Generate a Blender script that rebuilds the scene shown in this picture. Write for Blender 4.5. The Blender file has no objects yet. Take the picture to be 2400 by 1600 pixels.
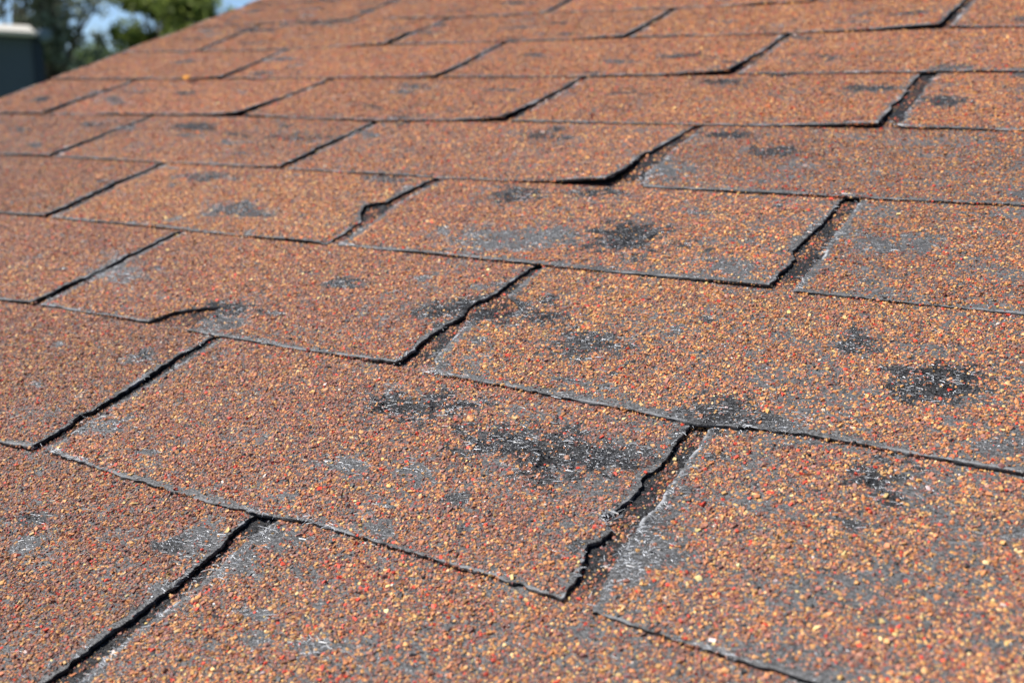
import bpy, math
import numpy as np
from mathutils import Matrix, Vector

# ------------------------------------------------------------------ camera, sky, sun, exposure
sc = bpy.context.scene
PITCH = math.radians(18.02)                 # slope of the roof
ROOF_H = 3.2                                # height of course 0 above the ground
ROOF_M = Matrix.Translation((0, 0, ROOF_H)) @ Matrix.Rotation(PITCH, 4, 'X')
FPX = 2602.94 / 2400.0                      # focal length in image widths
CAM = np.array([0.5330022, -0.2684393, 0.2877255])          # roof coordinates, metres
RC = np.array([[0.84017990, 0.51571925, -0.16772415],       # right, down, forward axes of the camera
               [0.11850078, -0.47639288, -0.87121030],
               [-0.52920252, 0.71209794, -0.46136886]])
cd = bpy.data.cameras.new('camera')
cam = bpy.data.objects.new('camera', cd)
sc.collection.objects.link(cam)
m = Matrix.Identity(4)
for i in range(3):
    m[i][0] = RC[0][i]; m[i][1] = -RC[1][i]; m[i][2] = -RC[2][i]; m[i][3] = CAM[i]
cam.matrix_world = ROOF_M @ m
cd.sensor_width = 36.0
cd.lens = FPX * 36.0
cd.clip_start = 0.02
cd.clip_end = 3000
cd.dof.use_dof = True
cd.dof.focus_distance = 0.545
cd.dof.aperture_fstop = 10.0
sc.camera = cam

SUN_R = Vector((-0.52, -0.05, 0.85)).normalized()            # towards the sun, in roof coordinates
SUN_W = (ROOF_M.to_3x3() @ SUN_R).normalized()
SUN_EL = math.asin(SUN_W.z)
w = bpy.data.worlds.new('World')
sc.world = w
w.use_nodes = True
nt = w.node_tree
sky = nt.nodes.new('ShaderNodeTexSky')
sky.sky_type = 'NISHITA'
sky.sun_disc = False
sky.sun_elevation = SUN_EL
sky.sun_rotation = math.atan2(SUN_W.x, SUN_W.y)
sky.air_density = 0.62
sky.dust_density = 0.0
sky.ozone_density = 2.6
sky.altitude = 1500
bg = nt.nodes['Background']
bg.inputs['Strength'].default_value = 0.08
nt.links.new(sky.outputs[0], bg.inputs['Color'])
sl = bpy.data.lights.new('sun', 'SUN')
sl.energy = 5.0
sl.angle = math.radians(0.53)
sl.color = (1.0, 0.955, 0.89)
sun = bpy.data.objects.new('sun', sl)
sun.rotation_euler = SUN_W.to_track_quat('Z', 'Y').to_euler()
sc.collection.objects.link(sun)
vs = sc.view_settings
vs.view_transform = 'Standard'; vs.look = 'None'; vs.gamma = 1.0; vs.use_curve_mapping = False
vs.exposure = 0.76

sc.cycles.max_bounces = 5
sc.cycles.diffuse_bounces = 3
sc.cycles.glossy_bounces = 2
sc.cycles.transmission_bounces = 2
sc.cycles.transparent_max_bounces = 2

COL = sc.collection
rng = np.random.default_rng(7)


# ------------------------------------------------------------------ helpers
def link(name, data, parent=None):
    o = bpy.data.objects.new(name, data)
    COL.objects.link(o)
    if parent is not None:
        o.parent = parent
    return o


def tag(o, label=None, cat=None, group=None, kind=None):
    for k, v in (('label', label), ('category', cat), ('group', group), ('kind', kind)):
        if v:
            o[k] = v
    return o


def mesh_np(name, verts, faces, mat, smooth=False):
    """verts (n,3); faces (m,3|4) ints of one size, or a list of such arrays"""
    me = bpy.data.meshes.new(name)
    if not isinstance(faces, list):
        faces = [faces]
    verts = np.ascontiguousarray(verts, dtype=np.float32)
    me.vertices.add(len(verts))
    me.vertices.foreach_set('co', verts.ravel())
    idx = np.concatenate([f.ravel() for f in faces]).astype(np.int32)
    tot = np.concatenate([np.full(len(f), f.shape[1]) for f in faces]).astype(np.int32)
    me.loops.add(len(idx))
    me.loops.foreach_set('vertex_index', idx)
    me.polygons.add(len(tot))
    me.polygons.foreach_set('loop_start', (np.cumsum(tot) - tot).astype(np.int32))
    me.polygons.foreach_set('use_smooth', np.full(len(tot), smooth, dtype=bool))
    me.update(calc_edges=True)
    me.materials.append(mat)
    return me


def point_float(me, name, vals):
    a = me.attributes.new(name, 'FLOAT', 'POINT')
    a.data.foreach_set('value', np.ascontiguousarray(vals, dtype=np.float32))


def point_color(me, name, rgb):
    a = me.attributes.new(name, 'FLOAT_COLOR', 'POINT')
    c = np.ones((len(rgb), 4), dtype=np.float32)
    c[:, :3] = rgb
    a.data.foreach_set('color', c.ravel())


def _hash(ix, iy, seed):
    n = (ix.astype(np.int64) * 374761393 + iy.astype(np.int64) * 668265263 + seed * 974634777) & 0x7fffffff
    n = ((n ^ (n >> 13)) * 1274126177) & 0x7fffffff
    n = (n ^ (n >> 16)) & 0x7fffffff
    return (n % 100003) / 100003.0


def noise(x, y, seed=0):
    """value noise, 0..1"""
    x = np.asarray(x, float); y = np.asarray(y, float)
    x, y = np.broadcast_arrays(x, y)
    ix = np.floor(x); iy = np.floor(y)
    fx = x - ix; fy = y - iy
    fx = fx * fx * (3 - 2 * fx); fy = fy * fy * (3 - 2 * fy)
    a = _hash(ix, iy, seed); b = _hash(ix + 1, iy, seed)
    c = _hash(ix, iy + 1, seed); d = _hash(ix + 1, iy + 1, seed)
    return (a * (1 - fx) + b * fx) * (1 - fy) + (c * (1 - fx) + d * fx) * fy


def fbm(x, y, seed=0, octaves=3):
    s = 0.0; amp = 0.5; t = 0.0
    for o in range(octaves):
        s = s + amp * noise(np.asarray(x) * 2 ** o, np.asarray(y) * 2 ** o, seed + 17 * o)
        t += amp; amp *= 0.5
    return s / t


def sstep(a, b, x):
    t = np.clip((x - a) / (b - a), 0, 1)
    return t * t * (3 - 2 * t)


# ------------------------------------------------------------------ materials
def new_mat(name):
    mt = bpy.data.materials.new(name)
    mt.use_nodes = True
    n = mt.node_tree.nodes
    return mt, n, mt.node_tree.links, n['Principled BSDF']


def simple_mat(name, col, rough=0.7, spec=0.4, var=0.12, scale=6.0, bump=0.0):
    mt, n, l, b = new_mat(name)
    tc = n.new('ShaderNodeTexCoord')
    nz = n.new('ShaderNodeTexNoise'); nz.inputs['Scale'].default_value = scale; nz.inputs['Detail'].default_value = 5
    l.new(tc.outputs['Object'], nz.inputs['Vector'])
    cr = n.new('ShaderNodeValToRGB')
    cr.color_ramp.elements[0].color = tuple(c * (1 - var) for c in col) + (1,)
    cr.color_ramp.elements[1].color = tuple(min(1, c * (1 + var)) for c in col) + (1,)
    l.new(nz.outputs['Fac'], cr.inputs['Fac'])
    l.new(cr.outputs['Color'], b.inputs['Base Color'])
    b.inputs['Roughness'].default_value = rough
    b.inputs['Specular IOR Level'].default_value = spec
    if bump:
        bp = n.new('ShaderNodeBump'); bp.inputs['Strength'].default_value = bump; bp.inputs['Distance'].default_value = 0.02
        l.new(nz.outputs['Fac'], bp.inputs['Height']); l.new(bp.outputs['Normal'], b.inputs['Normal'])
    return mt


def granule_mat():
    mt, n, l, b = new_mat('ceramic_granules')
    at = n.new('ShaderNodeAttribute'); at.attribute_name = 'gcol'; at.attribute_type = 'INSTANCER'
    tc = n.new('ShaderNodeTexCoord')
    nz = n.new('ShaderNodeTexNoise'); nz.inputs['Scale'].default_value = 1900; nz.inputs['Detail'].default_value = 2
    l.new(tc.outputs['Object'], nz.inputs['Vector'])
    mr = n.new('ShaderNodeMapRange')
    mr.inputs['From Min'].default_value = 0.3; mr.inputs['From Max'].default_value = 0.7
    mr.inputs['To Min'].default_value = 0.72; mr.inputs['To Max'].default_value = 1.2
    l.new(nz.outputs['Fac'], mr.inputs['Value'])
    mx = n.new('ShaderNodeMix'); mx.data_type = 'RGBA'; mx.blend_type = 'MULTIPLY'; mx.inputs['Factor'].default_value = 1
    l.new(at.outputs['Color'], mx.inputs['A']); l.new(mr.outputs['Result'], mx.inputs['B'])
    l.new(mx.outputs['Result'], b.inputs['Base Color'])
    b.inputs['Roughness'].default_value = 0.62
    b.inputs['Specular IOR Level'].default_value = 0.35
    return mt


def asphalt_mat():
    """worn grey coating, black where it has been knocked open; a granule pattern where no granules are modelled"""
    mt, n, l, b = new_mat('asphalt_coating')
    tc = n.new('ShaderNodeTexCoord')
    dark = n.new('ShaderNodeAttribute'); dark.attribute_name = 'dark'
    cov = n.new('ShaderNodeAttribute'); cov.attribute_name = 'cov'

    def noise_node(scale, detail=3, rough=0.6):
        nn = n.new('ShaderNodeTexNoise')
        nn.inputs['Scale'].default_value = scale; nn.inputs['Detail'].default_value = detail; nn.inputs['Roughness'].default_value = rough
        l.new(tc.outputs['Object'], nn.inputs['Vector'])
        return nn

    mp = n.new('ShaderNodeMapping'); mp.inputs['Scale'].default_value = (0.8, 1.4, 1.4); mp.inputs['Rotation'].default_value = (0, 0, -0.2)
    l.new(tc.outputs['Object'], mp.inputs['Vector'])
    n1 = noise_node(900, 6, 0.8)
    l.new(mp.outputs['Vector'], n1.inputs['Vector'])
    grey = n.new('ShaderNodeValToRGB')
    grey.color_ramp.elements[0].position = 0.43; grey.color_ramp.elements[0].color = (0.020, 0.020, 0.021, 1)
    grey.color_ramp.elements[1].position = 0.60; grey.color_ramp.elements[1].color = (0.175, 0.176, 0.180, 1)
    l.new(n1.outputs['Fac'], grey.inputs['Fac'])
    n2 = noise_node(700, 4, 0.7)
    blk = n.new('ShaderNodeValToRGB')
    blk.color_ramp.elements[0].position = 0.35; blk.color_ramp.elements[0].color = (0.004, 0.004, 0.005, 1)
    blk.color_ramp.elements[1].position = 0.75; blk.color_ramp.elements[1].color = (0.055, 0.056, 0.060, 1)
    l.new(n2.outputs['Fac'], blk.inputs['Fac'])
    mx = n.new('ShaderNodeMix'); mx.data_type = 'RGBA'
    l.new(dark.outputs['Fac'], mx.inputs['Factor']); l.new(grey.outputs['Color'], mx.inputs['A']); l.new(blk.outputs['Color'], mx.inputs['B'])
    pal = n.new('ShaderNodeAttribute'); pal.attribute_name = 'pale'
    mxp = n.new('ShaderNodeMix'); mxp.data_type = 'RGBA'; mxp.inputs['B'].default_value = (0.50, 0.52, 0.55, 1)
    l.new(pal.outputs['Fac'], mxp.inputs['Factor']); l.new(mx.outputs['Result'], mxp.inputs['A'])
    mx = mxp
    # granule cells
    vo = n.new('ShaderNodeTexVoronoi'); vo.inputs['Scale'].default_value = 640
    l.new(tc.outputs['Object'], vo.inputs['Vector'])
    sep = n.new('ShaderNodeSeparateColor'); l.new(vo.outputs['Color'], sep.inputs['Color'])
    gr = n.new('ShaderNodeValToRGB'); gr.color_ramp.interpolation = 'CONSTANT'
    els = gr.color_ramp.elements
    stops = [(0.0, (0.07, 0.07, 0.075)), (0.14, (0.17, 0.078, 0.066)), (0.36, (0.25, 0.105, 0.068)), (0.58, (0.39, 0.16, 0.066)),
             (0.78, (0.48, 0.235, 0.08)), (0.92, (0.56, 0.33, 0.12)), (0.96, (0.42, 0.055, 0.032))]
    els[0].position, els[0].color = stops[0][0], stops[0][1] + (1,)
    els[1].position, els[1].color = stops[1][0], stops[1][1] + (1,)
    for p, c in stops[2:]:
        e = els.new(p); e.color = c + (1,)
    l.new(sep.outputs['Red'], gr.inputs['Fac'])
    mx2 = n.new('ShaderNodeMix'); mx2.data_type = 'RGBA'
    lt = n.new('ShaderNodeMath'); lt.operation = 'LESS_THAN'
    l.new(sep.outputs['Green'], lt.inputs[0]); l.new(cov.outputs['Fac'], lt.inputs[1])
    l.new(lt.outputs[0], mx2.inputs['Factor']); l.new(mx.outputs['Result'], mx2.inputs['A']); l.new(gr.outputs['Color'], mx2.inputs['B'])
    l.new(mx2.outputs['Result'], b.inputs['Base Color'])
    rr = n.new('ShaderNodeMapRange')
    rr.inputs['To Min'].default_value = 0.58; rr.inputs['To Max'].default_value = 0.5
    l.new(dark.outputs['Fac'], rr.inputs['Value']); l.new(rr.outputs['Result'], b.inputs['Roughness'])
    sp = n.new('ShaderNodeMapRange'); sp.inputs['To Min'].default_value = 0.28; sp.inputs['To Max'].default_value = 0.12
    l.new(dark.outputs['Fac'], sp.inputs['Value']); l.new(sp.outputs['Result'], b.inputs['Specular IOR Level'])
    n3 = noise_node(900, 4, 0.75)
    bu = n.new('ShaderNodeBump'); bu.inputs['Strength'].default_value = 0.85; bu.inputs['Distance'].default_value = 0.0006
    l.new(n3.outputs['Fac'], bu.inputs['Height'])
    inv = n.new('ShaderNodeMath'); inv.operation = 'MULTIPLY'; inv.inputs[1].default_value = -1.0
    l.new(vo.outputs['Distance'], inv.inputs[0])
    bu2 = n.new('ShaderNodeBump'); bu2.inputs['Distance'].default_value = 0.0009
    l.new(lt.outputs[0], bu2.inputs['Strength']); l.new(inv.outputs[0], bu2.inputs['Height']); l.new(bu.outputs['Normal'], bu2.inputs['Normal'])
    l.new(bu2.outputs['Normal'], b.inputs['Normal'])
    return mt


def fibre_mat():
    mt, n, l, b = new_mat('glass_fibre')
    at = n.new('ShaderNodeAttribute'); at.attribute_name = 'gcol'
    l.new(at.outputs['Color'], b.inputs['Base Color'])
    b.inputs['Roughness'].default_value = 0.38
    b.inputs['Specular IOR Level'].default_value = 0.55
    return mt


def foliage_mat(name, col, col2):
    mt, n, l, b = new_mat(name)
    gi = n.new('ShaderNodeAttribute'); gi.attribute_name = 'gcol'
    l.new(gi.outputs['Color'], b.inputs['Base Color'])
    b.inputs['Roughness'].default_value = 0.55
    b.inputs['Specular IOR Level'].default_value = 0.35
    tr = n.new('ShaderNodeBsdfTranslucent'); l.new(gi.outputs['Color'], tr.inputs['Color'])
    ms = n.new('ShaderNodeMixShader'); ms.inputs['Fac'].default_value = 0.5
    out = n['Material Output']
    l.new(b.outputs[0], ms.inputs[1]); l.new(tr.outputs[0], ms.inputs[2]); l.new(ms.outputs[0], out.inputs['Surface'])
    return mt


M_GRAN = granule_mat()
M_ASPH = asphalt_mat()
M_FIB = fibre_mat()
M_DECK = simple_mat('plywood_deck', (0.30, 0.2, 0.11), 0.8)
M_FASCIA = simple_mat('painted_fascia', (0.55, 0.52, 0.46), 0.5)
M_GROUND = simple_mat('lawn', (0.07, 0.10, 0.035), 0.95, 0.1, 0.45, 0.6)

# ------------------------------------------------------------------ setting: ground
g = 600.0
gm = mesh_np('ground', np.array([[-g, -g, 0], [g, -g, 0], [g, g, 0], [-g, g, 0]]), np.array([[0, 1, 2, 3]]), M_GROUND)
tag(link('ground', gm), 'green lawn around the house', kind='structure')

# ------------------------------------------------------------------ the shingle roof, all in millimetres of roof plane (u along eaves, v up the slope)
EXP = 133.505                               # exposed height of a course
TAB = 333.0                                 # tab width
THK = 1.8                                   # thickness
RAKE = -868.0                               # u of the gable edge
K0, K1 = -4, 11                             # courses
U_END = 980.0

root = bpy.data.objects.new('shingle_roof', None)
root.matrix_world = ROOF_M
root.empty_display_size = 0.2
COL.objects.link(root)
tag(root, 'weathered reddish brown asphalt shingle roof with hail-bruised tabs', 'roof', kind='thing')

SLOT_OFF = {-1: 168.1, 0: 0.0, 1: -177.4, 2: -345.2, 3: -510.1, 4: -690.9, 5: -861.0, 6: -1040.6, 7: -1209.2}
for k in range(-2, K0 - 2, -1):
    SLOT_OFF[k] = SLOT_OFF[k + 1] + 170.0
for k in range(8, K1 + 3):
    SLOT_OFF[k] = SLOT_OFF[k - 1] - 171.0
# the right edge of the tab left of a slot: u at the butt and u at the top
SLOT_UV = {(-1, 0): (165.5, 172.0), (0, 0): (-1.8, 2.9), (0, 1): (334.5, 332.6), (1, 0): (-183.4, -172), (1, 1): (152.4, 160.5),
           (2, 0): (-347.1, -341), (2, 1): (-14.6, -9.7), (2, 2): (319.8, 320.5), (3, 0): (-516.9, -506), (3, 1): (-185.2, -173),
           (3, 2): (147, 160), (4, 0): (-699.8, -687.1), (4, 1): (-366, -350), (4, 2): (-28, -17), (4, 3): (305.3, 304.2),
           (5, 1): (-525.9, -530.8), (5, 2): (-195, -192.6), (5, 3): (134.1, 141.2), (6, 1): (-698.2, -712), (6, 2): (-369.8, -356.3),
           (6, 3): (-38.4, -35.5), (6, 4): (287.8, 288), (7, 2): (-537, -537), (7, 3): (-211.2, -208)}
# worn or torn slot edges: ((u, w) ...) of the left tab's right edge, and of the right tab's left edge; w is 0 at the butt, 1 at the top
SLOT_EDGE = {
    (0, 1): ([(334.5, 0), (333.6, .107), (331.0, .19), (329.5, .236), (333.5, .27), (333.5, .33), (326.5, .375), (329, .43), (331, .5), (332.1, .58), (332.6, .75), (332.6, 1)],
             [(347.5, 0), (347.6, .045), (343.2, .17), (341.8, .31), (341.3, .5), (341.5, .65), (341.6, .81), (341, 1)]),
    (1, 1): ([(152.0, 0), (152.4, .12), (150.4, .27), (152.5, .36), (156.5, .44), (153, .52), (152.5, .58), (159.0, .67), (160.1, .85), (161.5, 1)],
             [(175.5, 0), (168.6, .113), (166.7, .264), (164.2, .39), (166.5, .43), (180, .50), (186, .57), (178, .64), (167.7, .69), (167.0, .82), (168.5, 1)]),
    (2, 1): ([(-14.5, 0), (-13.7, .2), (-16.0, .33), (-27.0, .42), (-31, .52), (-30, .56), (-18.5, .60), (-17.0, .75), (-10, 1)],
             [(-5, 0), (-6, .3), (-8, .6), (-6, .8), (-3, 1)]),
    (2, 2): ([(319.9, 0), (319.5, .18), (321, .29), (316.2, .36), (318.6, .55), (320.2, .7), (320, 1)],
             [(333.6, 0), (333.4, .16), (333.3, .34), (331.7, .5), (332.6, .67), (331.8, 1)]),
    (3, 2): ([(146, 0), (150.1, .2), (145.6, .44), (150, .56), (153.7, .74), (159, 1)],
             [(176, 0), (166, .19), (167.6, .39), (164.3, .56), (166.1, .78), (165.8, 1)]),
    (-1, 0): ([(164.5, 0), (165.5, .14), (166.7, .32), (168.2, .44), (170.3, .6), (171.0, .75), (169.3, .9), (172.5, 1)],
              [(176.0, 0), (176.6, .17), (175.5, .33), (177.5, .5), (179, .67), (179.5, .84), (181, 1)]),
    (4, 3): ([(305.3, 0), (304.6, .5), (304.2, 1)], [(320, 0), (317, .4), (316, 1)]),
}
# butt lines: v offset (in courses) of the lower edge along u
BUTT = {0: [(-300, .01), (-27, -.015), (8, .012), (122, -.018), (173, -.008), (202, .022), (334, -.006), (346.9, -.022), (396, -.045), (432, -.05), (600, -.04)],
        1: [(-220, .002), (-184, .018), (-170, .026), (-57, .02), (0, .007), (153, .012), (175, -.003), (300, -.035), (334, -.052), (362, -.022), (385, -.005), (476, -.022), (700, -.01)],
        2: [(-410, .011), (-349, .022), (-179, .028), (-20, .015), (0, .026), (157, .018), (320, .012), (333, -.006), (452, -.007), (700, 0)],
        3: [(-600, .02), (-510, .036), (-359, .019), (-186, .028), (-157, .014), (-10, -.004), (101, .004), (150, .012), (176, .018), (327, .004), (429, .022), (700, 0)],
        4: [(-782, -.02), (-697, -.002), (-411, .03), (-348, .03), (-176, -.04), (-30, .01), (158, -.004), (307, .004), (406, -.007)],
        5: [(-820, .06), (-544, .007), (-357, .002), (-196, -.002), (-23, -.03), (141, .012), (309, .02), (383, .005)],
        6: [(-857, .019), (-697, -.05), (-531, -.06), (-364, .01), (-195, -.012), (-25, .025), (140, -.01), (295, .03), (360, -.008)],
        7: [(-815, -.006), (-531, .03), (-346, -.08), (-190, -.07), (-34, -.09)]}
# a sliver torn out of a lower edge: course, ((u, w) ...)
NOTCH = {1: [(-58, 0), (-50, .115), (-42, .165), (-24, .23), (-16, .265), (-13.5, .19), (-20, 0)]}
# curled lower corners and edges: course, slot (tab left of it), lift in mm, reach along u, reach along v
CURL = {(3, 2): (8.5, 42, 48), (4, 1): (6.0, 60, 45), (4, 2): (6.5, 40, 40), (4, 0): (3.5, 60, 50), (5, 3): (6, 45, 40), (6, 4): (5.5, 50, 40), (4, 3): (3, 40, 40),
        (0, 0): (2.2, 45, 80), (1, 0): (2.2, 45, 80), (-1, 0): (1.6, 30, 160), (1, 1): (1.4, 25, 50), (0, 1): (1.2, 25, 60), (2, 0): (2, 40, 60), (2, 1): (2, 40, 90),
        (2, 2): (1.6, 25, 60), (3, 0): (2.2, 45, 70), (3, 1): (2.4, 45, 80), (5, 1): (3, 50, 60), (5, 2): (3, 40, 60), (6, 2): (3.5, 45, 60), (6, 3): (3, 45, 60)}
# bruises and bald places: u, v, two half-axes (u, v each), how black (1) or grey (0) the coating is there
SPOTS = np.array([
    (250, 88, 18.9, 5.8, -9.2, 14.7, 0.9), (287, 84, 23.8, 7.6, -9.0, 16.6, 1.0), (268, 86, 20, 6, -8, 14, .95), (310, 92, 14, 4, -4, 8, .6), (191, 101, 25.9, 7.5, -10.5, 14.4, 0.85),
    (429, 191, 18.2, 5.0, -3.7, 15.9, 0.9), (342, 137, 14.6, 4.3, -4.7, 11.5, 0.75), (372, 138, 7, 2.0, -1.7, 4, 0.3),
    (164, 205, 35.8, 8.1, -9.0, 14.0, 1.0), (209, 316, 27.6, 4.7, -9.9, 20.3, 0.85), (244, 185, 18.1, 4.5, -6.7, 12.4, 0.6),
    (383, 220, 8.1, 2.0, -3.1, 10.7, 0.7), (423, 112, 9.8, 3.2, -3.7, 13.3, 0.9), (-143, 315, 28.5, 4.1, -13.8, 14.3, 0.5),
    (-237, 378, 27.8, 3.0, -8.7, 8.6, 0.7), (-400, 501, 31.9, 1.5, -10.8, 10.3, 1.0), (-227, 481, 32.3, 2.0, -8.1, 9.2, 1.0),
    (83, 373, 21.5, 2.8, -8.7, 14.1, 0.8), (141, 389, 20.3, 2.5, -3.7, 7.0, 0.8), (249, 478, 19.3, 1.5, -4.4, 12.2, 0.7),
    (57, 728, 28.8, -1.7, -4.7, 10.5, 1.0), (134, 647, 18.8, -0.3, -4.1, 10.1, 0.9), (340, 593, 19.0, 0.3, -3.3, 14.4, 0.7),
    (44, 218, 13.0, 2.7, -5.5, 6.8, 0.9), (-12, 166, 15.0, 3.4, -7.3, 7.2, 0.9), (-22, 99, 9.4, 2.4, -6.8, 6.0, 0.5),
    (-53, 393, 21.2, 2.3, -5.4, 7.1, 0.6), (-211, 639, 20.5, -0.2, -7.6, 10.4, 0.8), (-292, 987, 30.3, -5.0, -6.0, 9.8, 0.8),
    (-686, 905, 39.3, -4.3, -14.5, 15.3, 0.8), (-580, 929, 36.8, -4.5, -12.9, 15.2, 0.6), (-525, 613, 18.8, 0.0, -8.6, 8.1, 0.9),
    (-638, 591, 20.4, 0.2, -15.7, 13.2, 0.4), (199, 514, 17.6, 1.0, -3.8, 9.7, 0.8),
    (-162, 197, 20.3, 4.0, -18.1, 15.4, 0.15), (20, 33, 16.6, 4.9, -10.1, 8.4, 0.15), (184, 44, 11.0, 3.5, -3.7, 4.5, 0.1),
    (225, 50, 8.3, 2.7, -4.3, 5.9, 0.1), (237, 8, 7.7, 2.7, -2.9, 3.8, 0.1), (256, -60, 7.6, 3.0, -3.2, 3.7, 0.1),
    (232, -64, 4.4, 1.7, -3.5, 3.8, 0.1), (125, 305, 48.0, 8.1, -10.1, 16.4, 0.1), (351, 34, 13.2, 4.7, -5.9, 12.2, 0.25),
    (177, 432, 20.2, 2.1, -8.5, 18.4, 0.2), (466, 147, 9.6, 3.0, -1.8, 9.5, 0.1), (479, 93, 5.7, 2.0, -0.9, 5.1, 0.1),
    (364, 336, 28.8, 5.0, -3.2, 11.8, 0.15), (192, -10, 12.2, 4.3, -5.6, 6.1, 0.2), (0, 148, 15.3, 4.6, -9.1, 9.2, 0.3),
    (335, 114, 8, 3.5, -2.9, 6.5, 0.2), (160, -28, 9.3, 4.4, -7.6, 9.4, 0.2), (285, 285, 15.2, 3.0, -5.6, 13.9, 0.1),
    (329, 343, 10.2, 1.7, -5.9, 18.5, 0.2), (429, 194, 5, 1, -1.5, 4, 1.3), (147, 200, 18, 4, -6, 14, 1.0), (186, 208, 22, 5, -5, 13, 1.0), (188, -28, 9, 3, -6, 8, 0.15), (345, 62, 8, 3, -4, 14, 0.3),
])
_r = np.random.default_rng(21)
_ex = []
for _q in range(110):                        # small scuffs higher up the roof
    _v = _r.uniform(3.1, 9.0); _u = _r.uniform(-820, 480)
    _a = _r.uniform(8, 24); _b = _r.uniform(3.5, 9)
    _ex.append((_u, _v * EXP, _a, _r.normal(0, 2), -_b * .5, _b, _r.uniform(.25, 1.0)))
for _q in range(90):                        # and pale rubbed places nearer
    _v = _r.uniform(-.6, 3.2); _u = _r.uniform(-300 - 60 * _v, 480)
    _ex.append((_u, _v * EXP, _r.uniform(2, 9), _r.normal(1, .7), -1.2, _r.uniform(1.4, 4.5), _r.choice([.1, .3, .6])))
SPOTS = np.concatenate([SPOTS, np.array(_ex)])
# cracks: u, v, length, bearing, height of the raised lip
CRACKS = [(276, 80, 16, 1.9, 2.2), (298, 78, 14, 2.2, 1.6), (252, 92, 12, 1.5, 1.2), (170, 93, 12, 1.75, 2.4), (196, 104, 14, 2.3, 1.5), (429, 194, 9, 2.0, 2.6), (436, 188, 9, 1.6, 1.2),
          (205, 314, 14, 2.0, 1.8), (222, 320, 10, 1.6, 1.2), (348, 138, 8, 2.1, 1.2), (420, 110, 8, 1.7, 1.3), (246, 186, 8, 2.0, 1.0), (175, 205, 14, 1.9, 1.6)]
# dents: u, v, depth, radius u, radius v
DENTS = [(282, 80, 2.6, 13, 9), (246, 90, 1.2, 14, 10), (186, 99, 1.8, 15, 7), (429, 194, 2.2, 6, 5), (209, 316, 1.4, 16, 12), (164, 205, 1.5, 20, 9), (342, 137, 0.8, 10, 8),
         (423, 112, 1, 7, 8), (-400, 501, 1.6, 18, 8), (-227, 481, 1.6, 18, 8), (57, 728, 1.5, 16, 8)]


def poly(pts):
    a = np.array(pts, float)
    return a[:, 1], a[:, 0]


SLOTS = {}
for k in range(K0, K1 + 3):
    SLOTS[k] = {}
    for nn in range(-2, 14):
        base = SLOT_OFF[k] + nn * TAB
        if base < RAKE - 5 or base > U_END + TAB:
            continue
        r = np.random.default_rng(abs(k * 131 + nn * 17) + 5)
        if (k, nn) in SLOT_EDGE:
            a, b = SLOT_EDGE[(k, nn)]
            aw, au = poly(a); bw, bu = poly(b)
        else:
            ub, ut = SLOT_UV.get((k, nn), (base + r.normal(0, 3), base + r.normal(0, 3)))
            wd = r.uniform(5.5, 8.5)
            aw = np.array([0, .3, .6, 1.0]); au = ub + (ut - ub) * aw + np.array([0, r.normal(0, .8), r.normal(0, .8), 0])
            bw = np.array([0, .35, .7, 1.0]); bu = ub + (ut - ub) * bw + wd + np.array([1.5, r.normal(0, .8), r.normal(0, .8), 0])
        SLOTS[k][nn] = (aw, au, bw, bu)


def slot_left(k, nn, w):
    aw, au, _, _ = SLOTS[k][nn]
    e = np.interp(w, aw, au)
    amp = 1.0 if abs(k) < 4 else 1.6
    return e + amp * (fbm(w * 11, nn * 7.3 + k, 31 + k, 3) - .5) * 1.8 + (noise(w * 70, 1.0 * nn, 9 + k) - .5) * 1.4 - np.maximum(0, fbm(w * 8, nn * 3.1, 29 + k, 3) - .58) * 13


def slot_right(k, nn, w):
    _, _, bw, bu = SLOTS[k][nn]
    return np.interp(w, bw, bu) + (.9 if k in (-1, 0, 1, 2) else .3) + (fbm(w * 11, nn * 5.1 + k, 63 + k, 3) - .5) * 1.8 + (noise(w * 70, 2.0 * nn, 19 + k) - .5) * 1.4 + np.maximum(0, fbm(w * 8, nn * 4.1, 39 + k, 3) - .58) * 10


def butt(k, u):
    """v of the lower edge of course k above k*EXP, in courses"""
    u = np.asarray(u, float)
    if k in BUTT:
        a = np.array(BUTT[k]); v = np.interp(u, a[:, 0], a[:, 1])
    else:
        v = (noise(u / 160.0, k * 3.7, 77) - .5) * .06
    v = v + np.maximum(0, noise(u / 7.0, k * 5.3, 25 + k) - .72) * .04 + (fbm(u / 22.0, k * 1.9, 5 + k, 3) - .5) * .006 + (noise(u / 2.6, k * 1.3, 15 + k) - .5) * .006
    return v


def notch(k, u):
    if k in NOTCH:
        a = np.array(NOTCH[k])
        return np.where((u > a[0, 0]) & (u < a[-1, 0]), np.interp(u, a[:, 0], a[:, 1]) + (noise(u / 2.0, 3.3, 3) - .5) * .03, 0.0)
    return np.zeros_like(u)


def in_slot(k, u, w):
    m = np.zeros(u.shape, bool)
    wc = np.clip(w, 0, 1)
    for nn in SLOTS[k]:
        c = SLOTS[k][nn][1].mean()
        i = np.nonzero((np.abs(u - c) < 60) & (w < 1.0))
        if len(i[0]):
            m[i] |= (u[i] > slot_left(k, nn, wc[i])) & (u[i] < slot_right(k, nn, wc[i]))
    return m


def covered_by(k, u, v):
    """is roof point (u, v mm) under a tab of course k"""
    w = v / EXP - k
    return (w > butt(k, u) + notch(k, u)) & ~in_slot(k, u, w)


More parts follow.
